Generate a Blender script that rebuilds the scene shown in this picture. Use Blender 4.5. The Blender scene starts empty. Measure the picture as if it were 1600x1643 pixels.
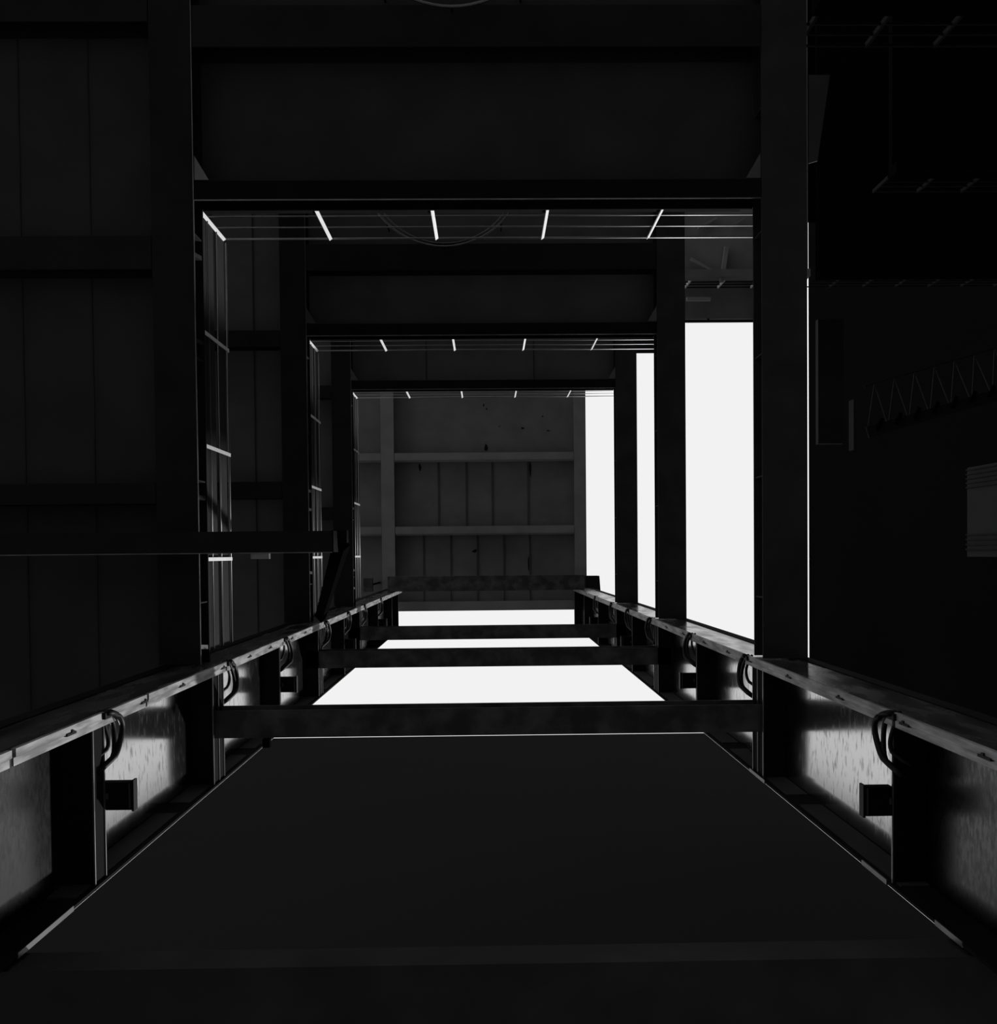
import bpy, bmesh, math, random
from mathutils import Vector, Matrix
random.seed(7)
S = bpy.context.scene
COL = S.collection

# ------------------------------------------------------------------ camera
F = 1450.0; VX, VY = 783.0, 889.0; CZ = 1.6
PPX, PPY = VX + 20.0, VY + 30.0
cd = bpy.data.cameras.new('camera'); cam = bpy.data.objects.new('camera', cd); COL.objects.link(cam)
S.camera = cam
cd.sensor_fit = 'VERTICAL'; cd.sensor_height = 24.0; cd.sensor_width = 24.0
cd.lens = 24.0 * F / 1643.0
cd.shift_x = (800 - PPX) / 1643.0
cd.shift_y = (PPY - 821.5) / 1643.0
cd.clip_start = 0.05; cd.clip_end = 600
roll = math.radians(0.55)
fwd = Vector((20.0 / F, 30.0 / F, 1.0)).normalized()   # a hair off the zenith
right = Vector((math.cos(roll), math.sin(roll), 0)) # image right
right = (right - right.dot(fwd) * fwd).normalized()
up = right.cross(fwd)
m = Matrix((right, up, -fwd)).transposed().to_4x4(); m.translation = (0, 0, CZ)
cam.matrix_world = m

# ------------------------------------------------------------------ sky, exposure
w = bpy.data.worlds.new('sky'); S.world = w; w.use_nodes = True
bg = w.node_tree.nodes['Background']
bg.inputs[0].default_value = (0.985, 0.985, 0.985, 1); bg.inputs[1].default_value = 0.90
S.view_settings.view_transform = 'Standard'; S.view_settings.look = 'None'
S.view_settings.exposure = 0.0; S.view_settings.gamma = 1.0
S.view_settings.use_curve_mapping = False

# low hazy sun beyond the right side of the tower
sd = bpy.data.lights.new('sun', 'SUN'); sd.energy = 4.1; sd.angle = math.radians(3)
sun = bpy.data.objects.new('sun', sd); COL.objects.link(sun); sun.location = (60, 36, 45)
sun.rotation_euler = Vector((.82, .50, .50)).to_track_quat('Z', 'Y').to_euler()

# ------------------------------------------------------------------ materials
def mat(name, a, b=None, scale=3.0, rough=0.8, metal=0.0, spec=0.12, stretch=(1, 1, 1), lo=.35, hi=.65, rough2=None):
    m = bpy.data.materials.new(name); m.use_nodes = True
    nt = m.node_tree; p = nt.nodes['Principled BSDF']
    p.inputs['Roughness'].default_value = rough; p.inputs['Metallic'].default_value = metal
    p.inputs['Specular IOR Level'].default_value = spec
    b = a if b is None else b
    tc = nt.nodes.new('ShaderNodeNewGeometry'); mp = nt.nodes.new('ShaderNodeMapping')
    mp.inputs['Scale'].default_value = stretch
    nt.links.new(tc.outputs['Position'], mp.inputs[0])
    nz = nt.nodes.new('ShaderNodeTexNoise'); nz.inputs['Scale'].default_value = scale
    nz.inputs['Detail'].default_value = 6
    nt.links.new(mp.outputs[0], nz.inputs['Vector'])
    cr = nt.nodes.new('ShaderNodeValToRGB')
    cr.color_ramp.elements[0].position = lo; cr.color_ramp.elements[1].position = hi
    cr.color_ramp.elements[0].color = (a, a, a, 1); cr.color_ramp.elements[1].color = (b, b, b, 1)
    nt.links.new(nz.outputs[0], cr.inputs[0]); nt.links.new(cr.outputs[0], p.inputs['Base Color'])
    if rough2 is not None:
        mr = nt.nodes.new('ShaderNodeMapRange'); mr.inputs['From Min'].default_value = lo; mr.inputs['From Max'].default_value = hi
        mr.inputs['To Min'].default_value = rough; mr.inputs['To Max'].default_value = rough2
        nt.links.new(nz.outputs[0], mr.inputs[0]); nt.links.new(mr.outputs[0], p.inputs['Roughness'])
    return m
M = dict(
    beam=mat('dark_painted_steel', .010, .014, 2.0),
    black=mat('black_painted_steel', .006, .009, 2.0, spec=.03),
    seam=mat('seam_steel', .05, .065, 2.0),
    deck=mat('dark_deck_plate', .031, .039, 1.5),
    deck2=mat('grey_deck_plate', .085, .105, 1.5),
    beam2=mat('dull_painted_steel', .022, .032, 2.0),
    lowweb=mat('dim_reflection_web', .035, .06, 14, rough=.34, metal=1.0, stretch=(1, .9, 2.5), lo=.35, hi=.6, rough2=.26),  # dimmer reflection of the lowest bay put into a darker base colour
    cross=mat('weathered_dark_steel', .035, .085, 3.5, lo=.4, hi=.7),
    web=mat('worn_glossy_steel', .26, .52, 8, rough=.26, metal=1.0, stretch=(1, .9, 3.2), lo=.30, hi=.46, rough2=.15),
    flange=mat('worn_glossy_dark_steel', .02, .07, 5, rough=.16, metal=.3, spec=.35, stretch=(1, 1, .3), rough2=.32),
    strip=mat('bare_metal_strip', .12, .30, 7, rough=.5, metal=.25, spec=.4, stretch=(1, 2, .35), lo=.4, hi=.62),
    rail=mat('bright_galvanised_bar', .85, .78, 8, rough=.35, metal=.25, spec=.5),
    line=mat('dull_galvanised_tube', .16, .12, 3, rough=.35, metal=.9),
    edge=mat('pale_steel_edge', .25, .15, 3, rough=.35, metal=.8),  # pale metal for the thin flange and plate edges
    roof=mat('roof_sheet', .105, .13, 1.3),
    roofbeam=mat('roof_beam_steel', .155, .185, 1.6),
    rust=mat('dark_rust_patch', .006, .008),
    cable=mat('black_cable_rubber', .004, .006, rough=.5),
    facade=mat('blackout_facade', .0090, .0094, .08, spec=0),  # flat dark tone of the blacked-out sky, on the added lower block
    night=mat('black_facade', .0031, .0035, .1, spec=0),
    slab=mat('dark_slab', .024, .036, 1.6),
    far=mat('far_dark_steel', .012, .016, .5, spec=.05),
    farline=mat('far_railing_steel', .010, .014, 2, spec=.02),
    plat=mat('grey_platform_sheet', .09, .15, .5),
    ground=mat('pale_gravel', .18, .24, 4),
)

# ------------------------------------------------------------------ helpers
class MB:
    def __init__(s): s.bm = bmesh.new()
    def box(s, x0, x1, y0, y1, z0, z1):
        if x0 > x1: x0, x1 = x1, x0
        if y0 > y1: y0, y1 = y1, y0
        if z0 > z1: z0, z1 = z1, z0
        mx = Matrix.Translation(((x0+x1)/2, (y0+y1)/2, (z0+z1)/2)) @ Matrix.Diagonal((x1-x0, y1-y0, z1-z0, 1))
        bmesh.ops.create_cube(s.bm, size=1, matrix=mx); return s
    def bar(s, a, b, wx, wy=None, upv=(0, 0, 1)):
        a, b = Vector(a), Vector(b); d = b - a; L = d.length; d.normalize()
        u = Vector(upv)
        if abs(u.dot(d)) > .98: u = Vector((0, 1, 0))
        r = d.cross(u).normalized(); u = r.cross(d)
        wy = wx if wy is None else wy
        mx = Matrix((r * wx, u * wy, d * L)).transposed().to_4x4(); mx.translation = (a + b) / 2
        bmesh.ops.create_cube(s.bm, size=1, matrix=mx); return s
    def tube(s, pts, r, n=10, closed=False):
        pts = [Vector(p) for p in pts]; rings = []
        N = len(pts)
        for i, p in enumerate(pts):
            if closed: d = pts[(i+1) % N] - pts[i-1]
            else: d = pts[min(i+1, N-1)] - pts[max(i-1, 0)]
            d.normalize(); u = Vector((0, 0, 1)) if abs(d.z) < .9 else Vector((1, 0, 0))
            a = d.cross(u).normalized(); b = d.cross(a)
            rings.append([s.bm.verts.new(p + (a*math.cos(2*math.pi*k/n) + b*math.sin(2*math.pi*k/n))*r) for k in range(n)])
        for i in range(N if closed else N-1):
            A, B = rings[i], rings[(i+1) % N]
            for k in range(n): s.bm.faces.new((A[k], A[(k+1) % n], B[(k+1) % n], B[k]))
        if not closed:
            s.bm.faces.new(rings[0]); s.bm.faces.new(rings[-1][::-1])
        return s
    def prism(s, pts, vec):
        a = [s.bm.verts.new(Vector(p)) for p in pts]; b = [s.bm.verts.new(Vector(p) + Vector(vec)) for p in pts]
        s.bm.faces.new(a); s.bm.faces.new(b[::-1])
        for i in range(len(a)):
            j = (i+1) % len(a); s.bm.faces.new((a[j], a[i], b[i], b[j]))
        return s
    def build(s, name, material, parent=None, smooth=False):
        bmesh.ops.recalc_face_normals(s.bm, faces=s.bm.faces[:])
        me = bpy.data.meshes.new(name); s.bm.to_mesh(me); s.bm.free()
        me.materials.append(material)
        if smooth:
            for p in me.polygons: p.use_smooth = True
        o = bpy.data.objects.new(name, me); COL.objects.link(o)
        if parent is not None:
            o.parent = parent; o.matrix_parent_inverse = Matrix.Translation(-parent.location)
        return o
def tag(o, label=None, cat=None, group=None, kind=None):
    if label: o['label'] = label
    if cat: o['category'] = cat
    if group: o['group'] = group
    if kind: o['kind'] = kind
    return o
def thing(name, loc, label, cat, group=None):
    o = bpy.data.objects.new(name, None); COL.objects.link(o); o.location = loc; o.empty_display_size = .2
    return tag(o, label, cat, group)
def at(px, py, h):
    """where the line of sight through a photo pixel meets the height h above the lens"""
    d = right * ((px - PPX) / F) + up * (-(py - PPY) / F) + fwd
    return (d.x / d.z * h, d.y / d.z * h, h + CZ)

H = {1: 10.5, 2: 16.95, 3: 22.45}
DK = .36                         # beam depth: deck level above beam soffit
ORD = {1: 'lowest', 2: 'middle', 3: 'highest'}
RT = 33.7                        # roof beam soffit

# ------------------------------------------------------------------ ground and low slab (setting)
tag(MB().box(-60, 90, -70, 60, -.3, 0).build('floor', M['ground']), kind='structure')
g = MB().box(-9, 9, 2.71, 5.2, 5.92+CZ, 6.2+CZ)
g.build('ceiling_low', M['slab'])['kind'] = 'structure'
bpy.data.objects['ceiling_low'].name = 'trim_1'

# ------------------------------------------------------------------ far dark blocks added for the blacked-out sky, and a stair tower
D = 27.0
hw = D * 3.17 / 2.67 - .02
top = D * F / 292.2
b = thing('lower_blackout_block', (0, D+6, 0), 'vast plain dark block added for the blacked-out sky in the lower middle between the two columns', 'building')  # added block, standing where the sky is blacked out below
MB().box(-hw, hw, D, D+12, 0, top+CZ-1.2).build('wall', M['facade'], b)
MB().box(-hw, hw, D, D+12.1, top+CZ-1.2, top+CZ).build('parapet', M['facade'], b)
XF = 32.0
topf = XF * F / 518.0
b = thing('right_blackout_block', (XF+6, -18, 0), 'tall black block added for the blacked-out sky beyond the right edge of the tower', 'building')  # second added block, covers the blacked-out sky on the right
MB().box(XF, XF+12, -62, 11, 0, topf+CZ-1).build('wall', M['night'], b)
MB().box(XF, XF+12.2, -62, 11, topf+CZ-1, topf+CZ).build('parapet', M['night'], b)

b = thing('stair_tower', (29, -2.2, 0), 'narrow dark stair tower with ribbed cladding at the right edge', 'stair tower')
zt = 27.5*F/772 + CZ
MB().box(27.6, 31.8, -4.7, .4, 0, zt).build('wall', M['far'], b)
for k in range(5): MB().box(27.5, 27.6, -4.6+k*.25, -4.52+k*.25, 0, zt).build('cladding_rib', M['farline'], b)
for k in range(4): MB().box(27.5, 27.6, -.9+k*.28, -.82+k*.28, 0, zt).build('cladding_rib', M['farline'], b)
for k in range(13): MB().box(27.45, 27.6, -4.7, .4, 2+k*3.9, 2.25+k*3.9).build('floor_band', M['farline'], b)

# ------------------------------------------------------------------ beams
def ibeam(axis, a0, a1, c0, c1, z, depth, name, material, label, cat, group=None, stiff=0, edge=None, cover=None):
    """a0..a1 along the axis, c0..c1 the flange width across it, z the soffit height above the lens"""
    z += CZ; c = (c0+c1)/2; tf = .025
    x = (lambda m_, p0, p1, q0, q1, z0, z1: m_.box(p0, p1, q0, q1, z0, z1)) if axis == 'x' else (lambda m_, p0, p1, q0, q1, z0, z1: m_.box(q0, q1, p0, p1, z0, z1))
    loc = ((a0+a1)/2, c, z) if axis == 'x' else (c, (a0+a1)/2, z)
    t_ = thing(name, loc, label, cat, group)
    x(MB(), a0, a1, c0, c1, z, z+tf).build('bottom_flange', material, t_)
    x(MB(), a0, a1, c-.01, c+.01, z+tf, z+depth-tf).build('web', material, t_)
    x(MB(), a0, a1, c0, c1, z+depth-tf, z+depth).build('top_flange', material, t_)
    if stiff:
        for k in range(stiff):
            p = a0 + (a1-a0)*(k+.5)/stiff
            mm = MB(); x(mm, p-.008, p+.008, c0+.015, c1-.015, z+tf, z+depth-tf); mm.build('stiffener', material, t_)
    if edge is not None:
        for e in edge:
            mm = MB(); x(mm, a0, a1, e-.004, e+.004, z-.003, z+.012); mm.build('flange_edge', M['edge'], t_)['label'] = 'thin pale flange edge'
    return t_

for l in (1, 2, 3):
    h = H[l]
    ibeam('y', -13, 1.25, -3.82, -3.34, h, DK, 'main_beam', M['beam'], f'wide dark steel beam along the left of the {ORD[l]} floor opening', 'steel beam', stiff=10, edge=[-3.338])
    ibeam('y', -13, 1.25, 3.21, 3.735, h, DK, 'main_beam', M['beam2'], f'wide black steel beam along the right of the {ORD[l]} floor opening', 'steel beam', stiff=10)
    ibeam('x', -3.33, 3.20, -4.31, -4.097, h, DK, 'edge_beam', M['black'], f'black edge beam under the top railing of the {ORD[l]} floor', 'steel beam', edge=[-4.093])
    yb = {1: (-6.3, -5.83), 2: (-5.78, -5.3), 3: (-6.2, -5.8)}[l]
    ibeam('x', -3.33, 3.20, yb[0], yb[1], h, DK-.02, 'floor_joist', M['beam'], f'dark joist carrying the deck above the {ORD[l]} railing', 'steel beam')
    for q, (y0, y1) in enumerate(([(-6.7, -6.12), (-3.69, -3.31), (-.86, -.62)], [(-4.2, -3.9), (-1.39, -1.08)], [(-4.2, -3.9), (-1.2, -.9)])[l-1]):
        wh = (['farthest from', 'in the middle of', 'nearest the column of'] if l == 1 else ['farther from the column of', 'nearer the column of'])[q]
        ibeam('x', -12, -3.83, y0, y1, h, DK-.02, 'floor_joist', M['beam'], f'dark joist {wh} the {ORD[l]} left deck', 'steel beam')
    # cross beam between the two columns
    ibeam('x', -3.44, 3.44, 1.79, 2.11, h, .36, 'cross_beam', M['cross'], f'black {ORD[l]} cross beam spanning between the two columns', 'steel beam', 'beams between the two columns')

# corner gussets are parts of the edge beams' corners
for l in (1, 2, 3):
    h = H[l] + CZ
    for s_, x0 in ((-1, -3.335), (1, 3.205)):
        g = MB().prism([(x0, -4.33, h+.02), (x0 - s_*.17, -4.33, h+.02), (x0, -4.62, h+.02)], (0, 0, .012)).build('gusset_plate', M['line'])
        tag(g, f'small triangular gusset in the top {"left" if s_ < 0 else "right"} corner of the {ORD[l]} opening', 'gusset plate')

# ------------------------------------------------------------------ decks
def deck(name, x0, x1, y0, y1, h, label, seams_y=(), seams_x=(), material='deck'):
    z = h + CZ
    t_ = thing(name, ((x0+x1)/2, (y0+y1)/2, z), label, 'floor deck')
    MB().box(x0, x1, y0, y1, z, z+.05).build('plate', M[material], t_)
    for s_ in seams_x: MB().box(s_-.008, s_+.008, y0+.01, y1-.01, z-.010, z).build('seam_rib', M['beam2'], t_)
    for s_ in seams_y: MB().box(x0+.01, x1-.01, s_-.008, s_+.008, z-.010, z).build('seam_rib', M['beam'], t_)
    return t_
for l in (1, 2, 3):
    z = H[l] + DK
    deck('floor_deck', -12, -3.36, -13, 2.6, z, f'dark plated deck along the left side of the {ORD[l]} floor', seams_x={1: (-5.49, -4.67), 2: (-4.4, -5.2), 3: (-4.5, -5.6)}[l], material='deck' if l == 1 else 'deck2')
    deck('floor_deck', -3.35, 3.72, -13, -4.12, z, f'dark plated deck behind the top railing of the {ORD[l]} floor', seams_x={1: (), 2: (), 3: (-1.5, 1.2)}[l], material='deck' if l == 1 else 'deck2')
deck('walkway_plate', 3.72, 4.9, -13, -5.03, H[3]+DK, 'narrow dark walkway plate past the right beam of the highest floor')

# ------------------------------------------------------------------ railings
def railing(l, side):
    z = H[l] + DK + .05 + CZ
    heights = (.21, .58, .99)
    if side == 'top':
        t_ = thing('guard_railing', (0, -4.13, z), f'steel guard railing on the top edge of the {ORD[l]} floor opening', 'railing')
        y = -4.13
        for i, hh in enumerate(heights):
            MB().tube([(-3.36, y, z+hh), (3.62, y, z+hh)], .008 if i < 2 else .012).build('handrail' if i == 2 else 'rail', M['line'], t_, True)
        MB().box(-3.36, 3.09, y-.004, y+.004, z+.0, z+.10).build('toe_plate', M['black'], t_)
        for k in range(5):
            x = -3.385 + 1.38*k
            ca, sa = math.cos(-.6), math.sin(-.6)
            MB().prism([(x + a_*ca - b_*sa, y+.012 + a_*sa + b_*ca, z-.05) for a_, b_ in ((-.022, -.006), (.022, -.006), (.022, .006), (-.022, .006))], (0, 0, 1.03)).build('post', M['rail'], t_)
    else:
        t_ = thing('guard_railing', (-3.37, -1.5, z), f'steel guard railing on the left edge of the {ORD[l]} floor opening', 'railing')
        x = -3.37
        for i, hh in enumerate(heights):
            MB().tube([(x, -4.08, z+hh), (x, 1.15, z+hh)], .008 if i < 2 else .012).build('handrail' if i == 2 else 'rail', M['line'], t_, True)
        MB().box(x-.03, x-.02, -4.08, 1.15, z+.62, z+.95).build('mesh_panel', M['beam'], t_)
        MB().box(x-.03, x-.02, -4.08, 1.15, z+.12, z+.50).build('mesh_panel', M['beam'], t_)
        for k in range(3):
            y = -2.68 + 1.355*k
            MB().box(x+.012, x+.024, y-.022, y+.022, z-.05, z+.98).build('post', M['rail'], t_)
for l in (1, 2, 3):
    railing(l, 'top'); railing(l, 'left')

# short outriggers showing as pale ticks in the gap outside the left main beam's lip
for l, ys in ((1, (-3.55, -2.55, -.72, 1.05)), (2, (-1.25, -.9, .3)), (3, (-1.2, .35, .8))):
    for q, y in enumerate(ys):
        z = H[l] + CZ
        o = MB().prism([(-3.46, y-.03, z+.05), (-3.345, y, z+.30), (-3.46, y, z+.30)], (0, .05, 0)).build('bracket_plate', M['line'])
        o.name = 'bracket_plate'
        tag(o, f'{["first", "second", "third", "fourth"][q]} small pale bracket from the top inside the left beam of the {ORD[l]} floor', 'bracket', f'brackets on the {ORD[l]} left beam')

# ------------------------------------------------------------------ columns
TIP, WEB, BACK = 3.17, 3.47, 3.77
YF, YS, YR = 1.262, 1.375, 2.645
ZT = 33.6 + CZ
WSPLIT = 7.15 + CZ
STOPS = [(7.28, 7.08), (10.45, 10.45), (13.8, 13.8), (16.95, 16.95), (20.0, 20.0), (22.45, 22.45), (26.2, 26.2), (30.0, 30.0), (32.1, 33.4)]
def xb(mb, s, a, b, *r): return mb.box(s*a, s*b, *r)
for s, nm in ((-1, 'left'), (1, 'right')):
    t_ = thing('steel_column', (s*WEB, 1.95, 0), f'massive H-section steel column rising on the {nm} side of the shaft', 'steel column', 'pair of H-section columns')
    xb(MB(), s, TIP, BACK, YF, YF+.04, 0, ZT).build('front_flange', M['flange'], t_)
    xb(MB(), s, BACK-.14, BACK, YF-.010, YF, 0, ZT).build('outer_lip', M['black'], t_)['label'] = 'dark outer lip of the flange'
    xb(MB(), s, TIP, BACK, YR, YR+.025, 0, ZT).build('rear_flange', M['black'], t_)
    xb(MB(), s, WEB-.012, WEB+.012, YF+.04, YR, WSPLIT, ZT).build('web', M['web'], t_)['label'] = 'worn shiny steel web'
    xb(MB(), s, WEB-.012, WEB+.012, YF+.04, YR, 0, WSPLIT).build('web', M['lowweb'], t_)['label'] = 'lower web with its dimmer reflection put into the colour'  # darker material imitates a weaker sky reflection down here
    # pale edge strip in lengths, with joints
    j0 = 2.0
    for j1 in ([6.0, 8.35, 10.9, 13.9, 17.3, 20.2, 25.6, 33.4] if s < 0 else [5.4, 7.0, 11.1, 14.0, 17.5, 20.1, 25.8, 33.4]):
        mb = xb(MB(), s, TIP-.035, TIP-.002, YF-.005, YF+.050, j0+CZ, j1-.05+CZ)
        xb(mb, s, TIP-.018, TIP-.002, YF+.058, YS, j0+CZ, j1-.05+CZ)
        mb.build('edge_strip', M['strip'], t_)['label'] = 'pale bare metal strip'
        j0 = j1
    for k in range(9):
        hh = 5.6 + k*1.25 + random.uniform(-.2, .2)
        mb = xb(MB(), s, TIP-.045, TIP-.02, YF+.045, YF+.062, hh+CZ, hh+.15+CZ); xb(mb, s, TIP-.045, TIP-.02, YF+.028, YF+.045, hh+.08+CZ, hh+.11+CZ)
        mb.build('cable_clip', M['cable'], t_)
    for a_, b_ in (((6.02, 6.83),) if s < 0 else ((5.97, 6.34), (7.12, 7.6), (10.3, 10.9))):
        xb(MB(), s, TIP-.012, TIP, YR-.015, YR+.025, a_+CZ, b_+CZ).build('edge_trim', M['line'], t_)['label'] = 'short pale trim on the rear flange edge'
    for i, st in enumerate(STOPS):
        h = st[0 if s < 0 else 1]; z = h + CZ
        th = {0: .22 if s < 0 else .03, 1: .42, 3: .4, 5: .4}.get(i, .10)
        xb(MB(), s, TIP+.03, WEB-.013, YS, YR-.001, z, z+th).build('stiffener', M['black'], t_)
        mb = xb(MB(), s, TIP+.018, TIP+.03, YS, YR-.001, z, z+.014)
        if th > .1: xb(mb, s, TIP+.018, TIP+.03, YS, YR-.001, z+th-.014, z+th)
        if th > .3: xb(mb, s, TIP+.018, TIP+.03, YS, YR-.001, z+th/2, z+th/2+.012)
        mb.build('stiffener_lip', M['edge'], t_)['label'] = 'thin pale plate edge'
        xb(MB(), s, WEB+.013, BACK-.03, YF+.041, YR-.001, z, z+.03).build('stiffener', M['black'], t_)
    for k in range(6):
        hh = 7.0 + 2.7*k
        xb(MB(), s, TIP+.05, WEB-.02, YR-.012, YR, hh+CZ, hh+2.3+CZ).build('cover_plate', M['beam2'], t_)

# bracket boxes above every second plate, and cable loops
LEV = ['just above the camera', 'at the lowest floor', 'between the lowest and middle floors', 'at the middle floor', 'between the middle and highest floors', 'at the highest floor', 'above the highest floor', 'near the roof']
for s, nm in ((-1, 'left'), (1, 'right')):
    for i in (0, 1, 2, 3, 4, 6):
        h = STOPS[i][0 if s < 0 else 1]
        th = {0: .22 if s < 0 else .03, 1: .42, 3: .4, 5: .4}.get(i, .10)
        z = h + th + CZ - (.03 if th < .05 else 0); hz = .07
        t_ = thing('bracket_box', (s*3.3, 1.95, z), f'black box bracket on the {nm} column {LEV[i]}', 'bracket', f'box brackets on the {nm} column')
        y0 = 1.86 if s < 0 else 1.87
        xb(MB(), s, 2.975, WEB-.02 if th > .05 else TIP+.016, y0, y0+.235, z+.002, z+hz).build('housing', M['black'], t_)
        xb(MB(), s, 2.957, 2.975, y0-.012, y0+.247, z, z+hz+.01).build('end_plate', M['cable'], t_)
        xb(MB(), s, 2.985, 2.996, y0+.012, y0+.223, z-.004, z+.002).build('rim', M['seam'], t_)
        xb(MB(), s, 2.996, TIP+.01, y0, y0+.010, z-.004, z+.002).build('rim', M['cable'], t_)
        xb(MB(), s, TIP-.005, TIP+.014, y0+.09, y0+.14, z-.02, z+.001).build('bolt', M['cross'], t_)
    for i in (0, 1, 2, 3, 4, 5, 6):
        h = STOPS[i][0 if s < 0 else 1]; th = {0: .12 if s < 0 else -.13, 1: .45, 3: .4, 5: .4}.get(i, .12)
        z = h + th + CZ
        t_ = thing('cable_loop', (s*3.12, 1.5, z), f'bundle of black cables looping out of the {nm} column {LEV[i]}', 'cable', f'cable loops on the {nm} column')
        sg = 1
        for q, (bulge, y1, xo, rr) in enumerate(((.34, 1.76, 3.11, .026), (.28, 1.78, 3.15, .022), (.17, 1.68, 3.19, .018))):
            pts = []
            for k in range(17):
                u = k/16
                y = 1.26 + (y1-1.26)*(u**1.15)
                zz = z - .02 + bulge*math.sin(math.pi*min(1, u*1.02))**.8 + (.03*math.sin(7*u+q+i))
                x = xo + (.02*math.sin(3*u+i*1.3+q) if 0 < u < 1 else 0) + (.10*max(0, u-.8)/.2)
                pts.append((s*x, y, zz))
            MB().tube(pts, rr, 8).build('cable', M['cable'], t_, True)
        xb(MB(), s, TIP-.06, TIP-.03, YF+.0, YF+.05, z-.06, z+.05).build('cable_clamp', M['cable'], t_)

# ------------------------------------------------------------------ hoist beam and knee brace on the left
t_ = ibeam('x', -12, -1.72, -.275, -.04, 10.0, .30, 'hoist_beam', M['beam'], 'dark beam reaching in from the left and ending mid shaft', 'steel beam', edge=[-.037])
MB().box(-1.72, -1.70, -.275, -.04, 10.0+CZ, 10.3+CZ).build('end_plate', M['black'], t_)
MB().box(-1.78, -1.60, -.29, -.14, 10.3+CZ, 10.42+CZ).build('trolley_stop', M['black'], t_)
br = MB().bar((-1.66, -.15, 10.32+CZ), (-3.14, 1.16, 16.9+CZ), .17, .10).build('knee_brace', M['night'])
tag(br, 'black diagonal brace rising from the hoist beam end to the left column', 'brace')
o = MB().box(-2.62, -2.42, -.03, .03, 10.03+CZ, 10.10+CZ).build('lamp_socket', M['edge'])
tag(o, 'small pale fitting under the side of the hoist beam', 'fitting')

o = MB().box(-2.62, -2.54, 2.112, 2.21, 10.42+CZ, 10.5+CZ).build('pulley_block', M['night'])
MB().tube([(-2.62, 2.16, 10.45+CZ), (-2.645, 2.16, 10.45+CZ)], .03, 12).build('pin', M['cross'], o)
tag(o, 'small dark block hanging at the left end of the lowest cross beam', 'pulley block')
o = MB().prism([at(588, 1026, 22.6), at(622, 1026, 22.6), at(607, 1039, 22.6)], (0, 0, .2)).build('corner_cleat', M['black'])
tag(o, 'small pointed cleat at the left end of the highest cross beam', 'cleat')

# ------------------------------------------------------------------ duct through the floors
def ring_pts(cx, cy, r, z, n=64): return [(cx+r*math.cos(2*math.pi*k/n), cy+r*math.sin(2*math.pi*k/n), z) for k in range(n)]
for l, (cx, cy, r) in ((1, (-.35, -7.35, 1.13)), (2, (-.75, -7.2, 1.5)), (3, (.4, -7.5, 1.3))):
    t_ = thing('duct_ring', (cx, cy, H[l]+CZ), f'thin round duct collar hanging under the {ORD[l]} deck', 'duct collar')
    MB().tube(ring_pts(cx, cy, r, H[l]-.1+CZ), .018, 8, True).build('hoop', M['line'], t_, True)
    MB().tube(ring_pts(cx, cy, r*.93, H[l]+.05+CZ), .014, 8, True).build('hoop', M['line'], t_, True)
    for k in range(8):
        a = k*math.pi/4
        MB().bar((cx+r*math.cos(a), cy+r*math.sin(a), H[l]-.1+CZ), (cx+r*math.cos(a), cy+r*math.sin(a), H[l]+DK+CZ), .02).build('hanger', M['black'], t_)

# ------------------------------------------------------------------ roof
t_ = thing('roof', (0, -3, RT+CZ), 'grey sheeted roof closing the top of the shaft', 'roof')
z = RT + CZ
MB().box(-7, 3.70, -9, 2.10, z+.3, z+.38).build('sheet', M['roof'], t_)
def rx(px, row=800): return at(px, row, RT)[0]
def ry(row, px=760): return at(px, row, RT)[1]
for px in (703, 748, 790, 848): MB().box(rx(px)-.025, rx(px)+.025, -3.5, -1.03, z+.27, z+.3).build('seam_rib', M['seam'], t_)
for px in (678, 722, 765, 808, 850): MB().box(rx(px)-.022, rx(px)+.022, -.78, 1.75, z+.27, z+.3).build('seam_rib', M['seam'], t_)
def rb(x0, x1, y0, y1, name, lab, dz=0, mt='roofbeam'):
    o = thing(name, ((x0+x1)/2, (y0+y1)/2, z+dz), lab, 'roof beam')
    MB().box(x0, x1, y0, y1, z+dz, z+dz+.02).build('bottom_flange', M[mt], o)
    MB().box(x0, x1, y0+.02, y0+.05, z+dz+.02, z+.299).build('web', M[mt], o) if (x1-x0) > (y1-y0) else MB().box(x0+.02, x0+.05, y0, y1, z+dz+.02, z+.299).build('web', M[mt], o)
rb(rx(612), rx(633), -9, 1.7, 'roof_beam', 'wide grey roof beam running down the left of the roof')
rb(rx(922), 3.69, -9, 1.7, 'roof_beam', 'wide grey roof beam along the right edge of the roof')
rb(-7, rx(611.5), ry(738), ry(726), 'roof_beam', 'short upper roof beam left of the wide beam')
rb(rx(634), rx(921), ry(738), ry(726), 'roof_beam', 'upper grey roof beam crossing the middle of the roof')
rb(-7, rx(611.5), ry(856), ry(844), 'roof_beam', 'short lower roof beam left of the wide beam')
rb(rx(634), rx(921), ry(856), ry(844), 'roof_beam', 'lower grey roof beam crossing the middle of the roof')
rb(rx(634), rx(921), 1.75, 2.10, 'roof_beam', 'grey edge beam along the bottom edge of the roof, above the sky')
o = MB().box(at(622, 925, 31)[0], at(938, 925, 31)[0], at(760, 924, 31)[1], at(760, 948, 31)[1], 31+CZ, 31.3+CZ).build('lifting_beam', M['cross'])
for x in (-2.6, 0, 2.6): MB().box(x-.03, x+.03, 1.0, 1.06, 31.3+CZ, RT+.3+CZ).build('hanger', M['black'], o)
tag(o, 'dark lifting beam crossing just under the bottom edge of the roof', 'steel beam')
o = MB().box(at(583, 925, 31)[0], at(597, 925, 31)[0], at(760, 926, 31)[1], at(760, 948, 31)[1], 31+CZ, 31.3+CZ).build('hoist_housing', M['cross'])
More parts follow.
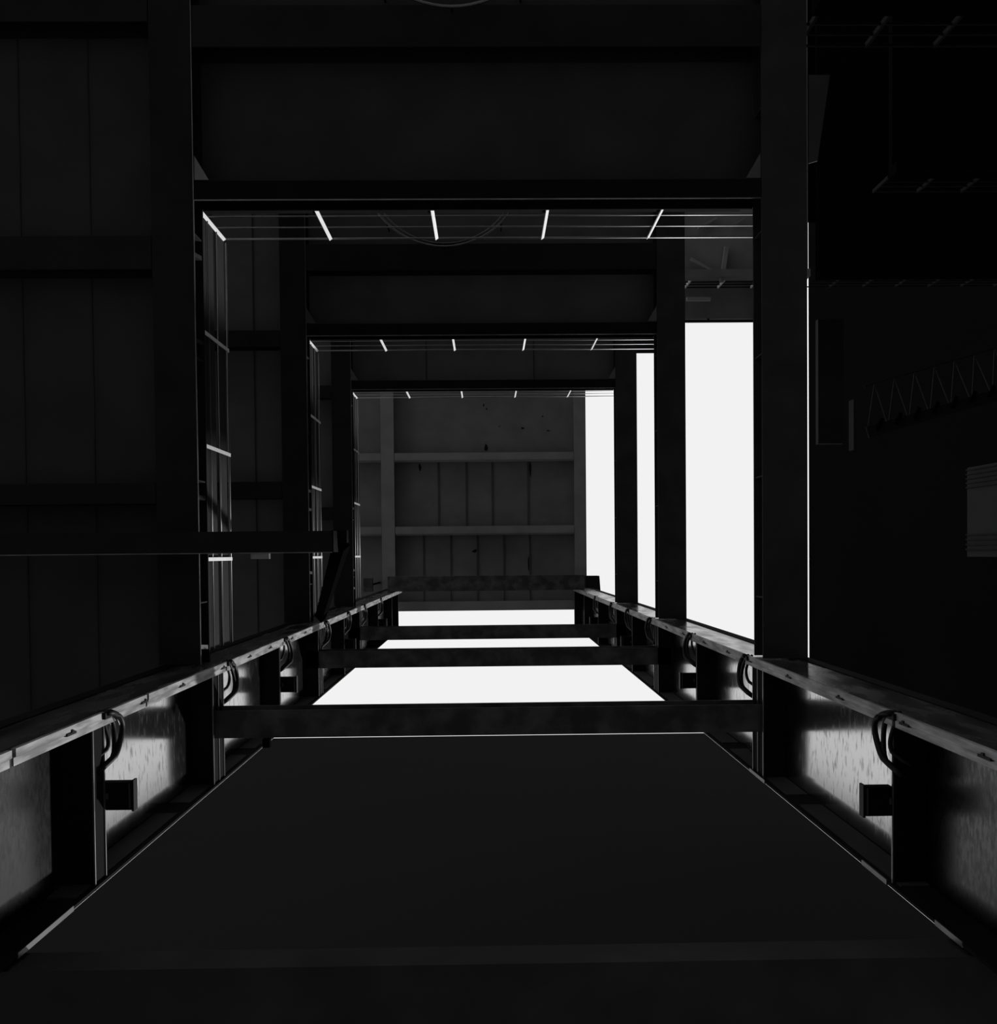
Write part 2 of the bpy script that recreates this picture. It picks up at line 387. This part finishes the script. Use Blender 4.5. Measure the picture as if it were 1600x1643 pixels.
MB().box(-4.1, -4.04, 1.0, 1.06, 31.3+CZ, RT+.3+CZ).build('hanger', M['black'], o)
tag(o, 'small dark housing left of the lifting beam', 'housing')
o = MB().prism([at(940, 924, RT-.5), at(962, 924, RT-.5), at(965, 964, RT-.5), at(940, 960, RT-.5)], (0, 0, .495)).build('winch_housing', M['beam'])
tag(o, 'dark winch housing at the right end of the lifting beam', 'housing')
# rust patches on the sheet
for k, (px, py, a, bb) in enumerate([(776, 650, 1.4, 3), (781, 656, 1, 2), (780, 718, 3, 6), (839, 687, 4, 1.6), (871, 668, 1.3, 1.6), (801, 684, 1.2, 1.2), (851, 752, 2, 12), (849, 905, 2.2, 11), (762, 884, 4, 3), (674, 750, 2.5, 6), (880, 691, 3, 1)]):
    pts = [at(px + a*math.cos(q*math.pi/5)*random.uniform(.6, 1.2), py + bb*math.sin(q*math.pi/5)*random.uniform(.6, 1.2), RT+.29) for q in range(10)]
    o = MB().prism(pts, (0, 0, .009)).build('rust_flake', M['rust'], t_)

# ------------------------------------------------------------------ neighbouring structure, upper right
def far_deck(h, y, x0, x1, lab, mt, step=1.4, ph=0.0, z1=-22):
    t_ = thing('platform_deck', ((x0+x1)/2, y-4, h+CZ), lab, 'platform')
    MB().box(x0, x1, z1, y, h+CZ, h+.25+CZ).build('plate', M[mt], t_)
    MB().box(x0, x1, y-.3, y, h-.3+CZ, h+CZ).build('edge_joist', M[mt], t_)
    r_ = thing('guard_railing', ((x0+x1)/2, y-.05, h+.25+CZ), lab.replace('platform', 'platform railing'), 'railing')
    for hh in (.35, .7, 1.1):
        MB().bar((x0, y-.05, h+.25+hh+CZ), (x1, y-.05, h+.25+hh+CZ), .04).build('rail', M['farline'], r_)
    x = x0 + ph
    while x < x1:
        MB().box(x-.03, x+.03, y-.10, y+.0, h+.25+CZ, h+1.35+CZ).build('post', M['rail'] if h > 36 and x < 12 else M['farline'], r_); x += step
far_deck(17.2, -10.25, 6.3, 14.0, 'near dark platform at the top right', 'night', ph=.12)
far_deck(27.3, -11.3, 12.3, 18, 'middle dark platform far out at the right', 'night', ph=.0)
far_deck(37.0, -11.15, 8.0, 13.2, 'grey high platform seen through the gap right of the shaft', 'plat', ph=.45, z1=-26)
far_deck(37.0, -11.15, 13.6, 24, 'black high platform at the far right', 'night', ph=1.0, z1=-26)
c_ = thing('canopy', (8.6, -12, 38.6+CZ), 'grey canopy slab whose edge tops the widest strip of sky', 'canopy')
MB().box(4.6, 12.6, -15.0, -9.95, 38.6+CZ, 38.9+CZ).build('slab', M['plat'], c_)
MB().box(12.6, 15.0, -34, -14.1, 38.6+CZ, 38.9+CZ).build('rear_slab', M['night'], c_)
MB().box(6.0, 12.6, -9.90, -9.80, 38.6+CZ, 38.7+CZ).build('gutter', M['beam'], c_)
for x in (6.2, 9.5, 12.4): MB().box(x-.04, x+.04, -9.96, -9.89, 38.6+CZ, 38.72+CZ).build('gutter_bracket', M['beam'], c_)
gp_ = [o for o in bpy.data.objects if o.get('label', '') == 'grey high platform seen through the gap right of the shaft'][0]
for k, (a, b_, wd, lab) in enumerate([((1166, 396), (1158, 452), .16, 'upright pale strut'), ((1108, 415), (1152, 440), .10, 'upper sloping strut'),
                                 ((1120, 366), (1150, 350), .10, 'short upper strut'), ((1175, 362), (1195, 350), .08, 'short right strut'),
                                 ((1102, 480), (1140, 480), .14, 'level pipe stub')]):
    o = MB().bar(at(*a, 36.86), at(*b_, 36.86), wd).build('strut', M['roofbeam'], gp_)
o = MB().box(14.2, 15.3, -9.9, -4.6, 38.6+CZ, 38.9+CZ).build('landing_slab', M['far'])
tag(o, 'dark landing slab just right of the outer column line', 'landing')
_p = [at(1298, 120, 10.5), at(1332, 120, 10.5), at(1312, 258, 10.5), at(1298, 262, 10.5)]
_p = [(max(3.737, q[0]), q[1], q[2]) for q in _p]
o = MB().prism(_p, (0, 0, .02)).build('wedge_panel', M['slab'])
tag(o, 'tapering dark panel beside the right beam near the top', 'panel')
# conveyor gantry
t_ = thing('conveyor_gantry', at(1500, 660, 44), 'dark conveyor gantry climbing to the right edge', 'gantry')
A, B = Vector(at(1392, 694, 44)), Vector(at(1660, 616, 44))
MB().bar(A, B, .55, .12).build('walkway', M['far'], t_)
for k in range(9):
    p = A.lerp(B, (k+.5)/9); q = p + Vector((.25, -.55, 0)); MB().bar(p - Vector((0, 0, .1)), q - Vector((0, 0, .1)), .2, .05).build('cross_member', M['night'], t_)
off = Vector((.7, -2.6, 2.0))
MB().bar(A+off, B+off, .06).build('upper_chord', M['farline'], t_)
for k in range(8):
    MB().bar(A.lerp(B, k/8), A.lerp(B, (k+.5)/8)+off, .05).build('lattice_bar', M['farline'], t_)
    MB().bar(A.lerp(B, (k+.5)/8)+off, A.lerp(B, (k+1)/8), .05).build('lattice_bar', M['farline'], t_)
MB().box(A.x-.75, A.x-.68, A.y-1.6, A.y+.85, A.z-.2, A.z+.4).build('end_plate', M['farline'], t_)
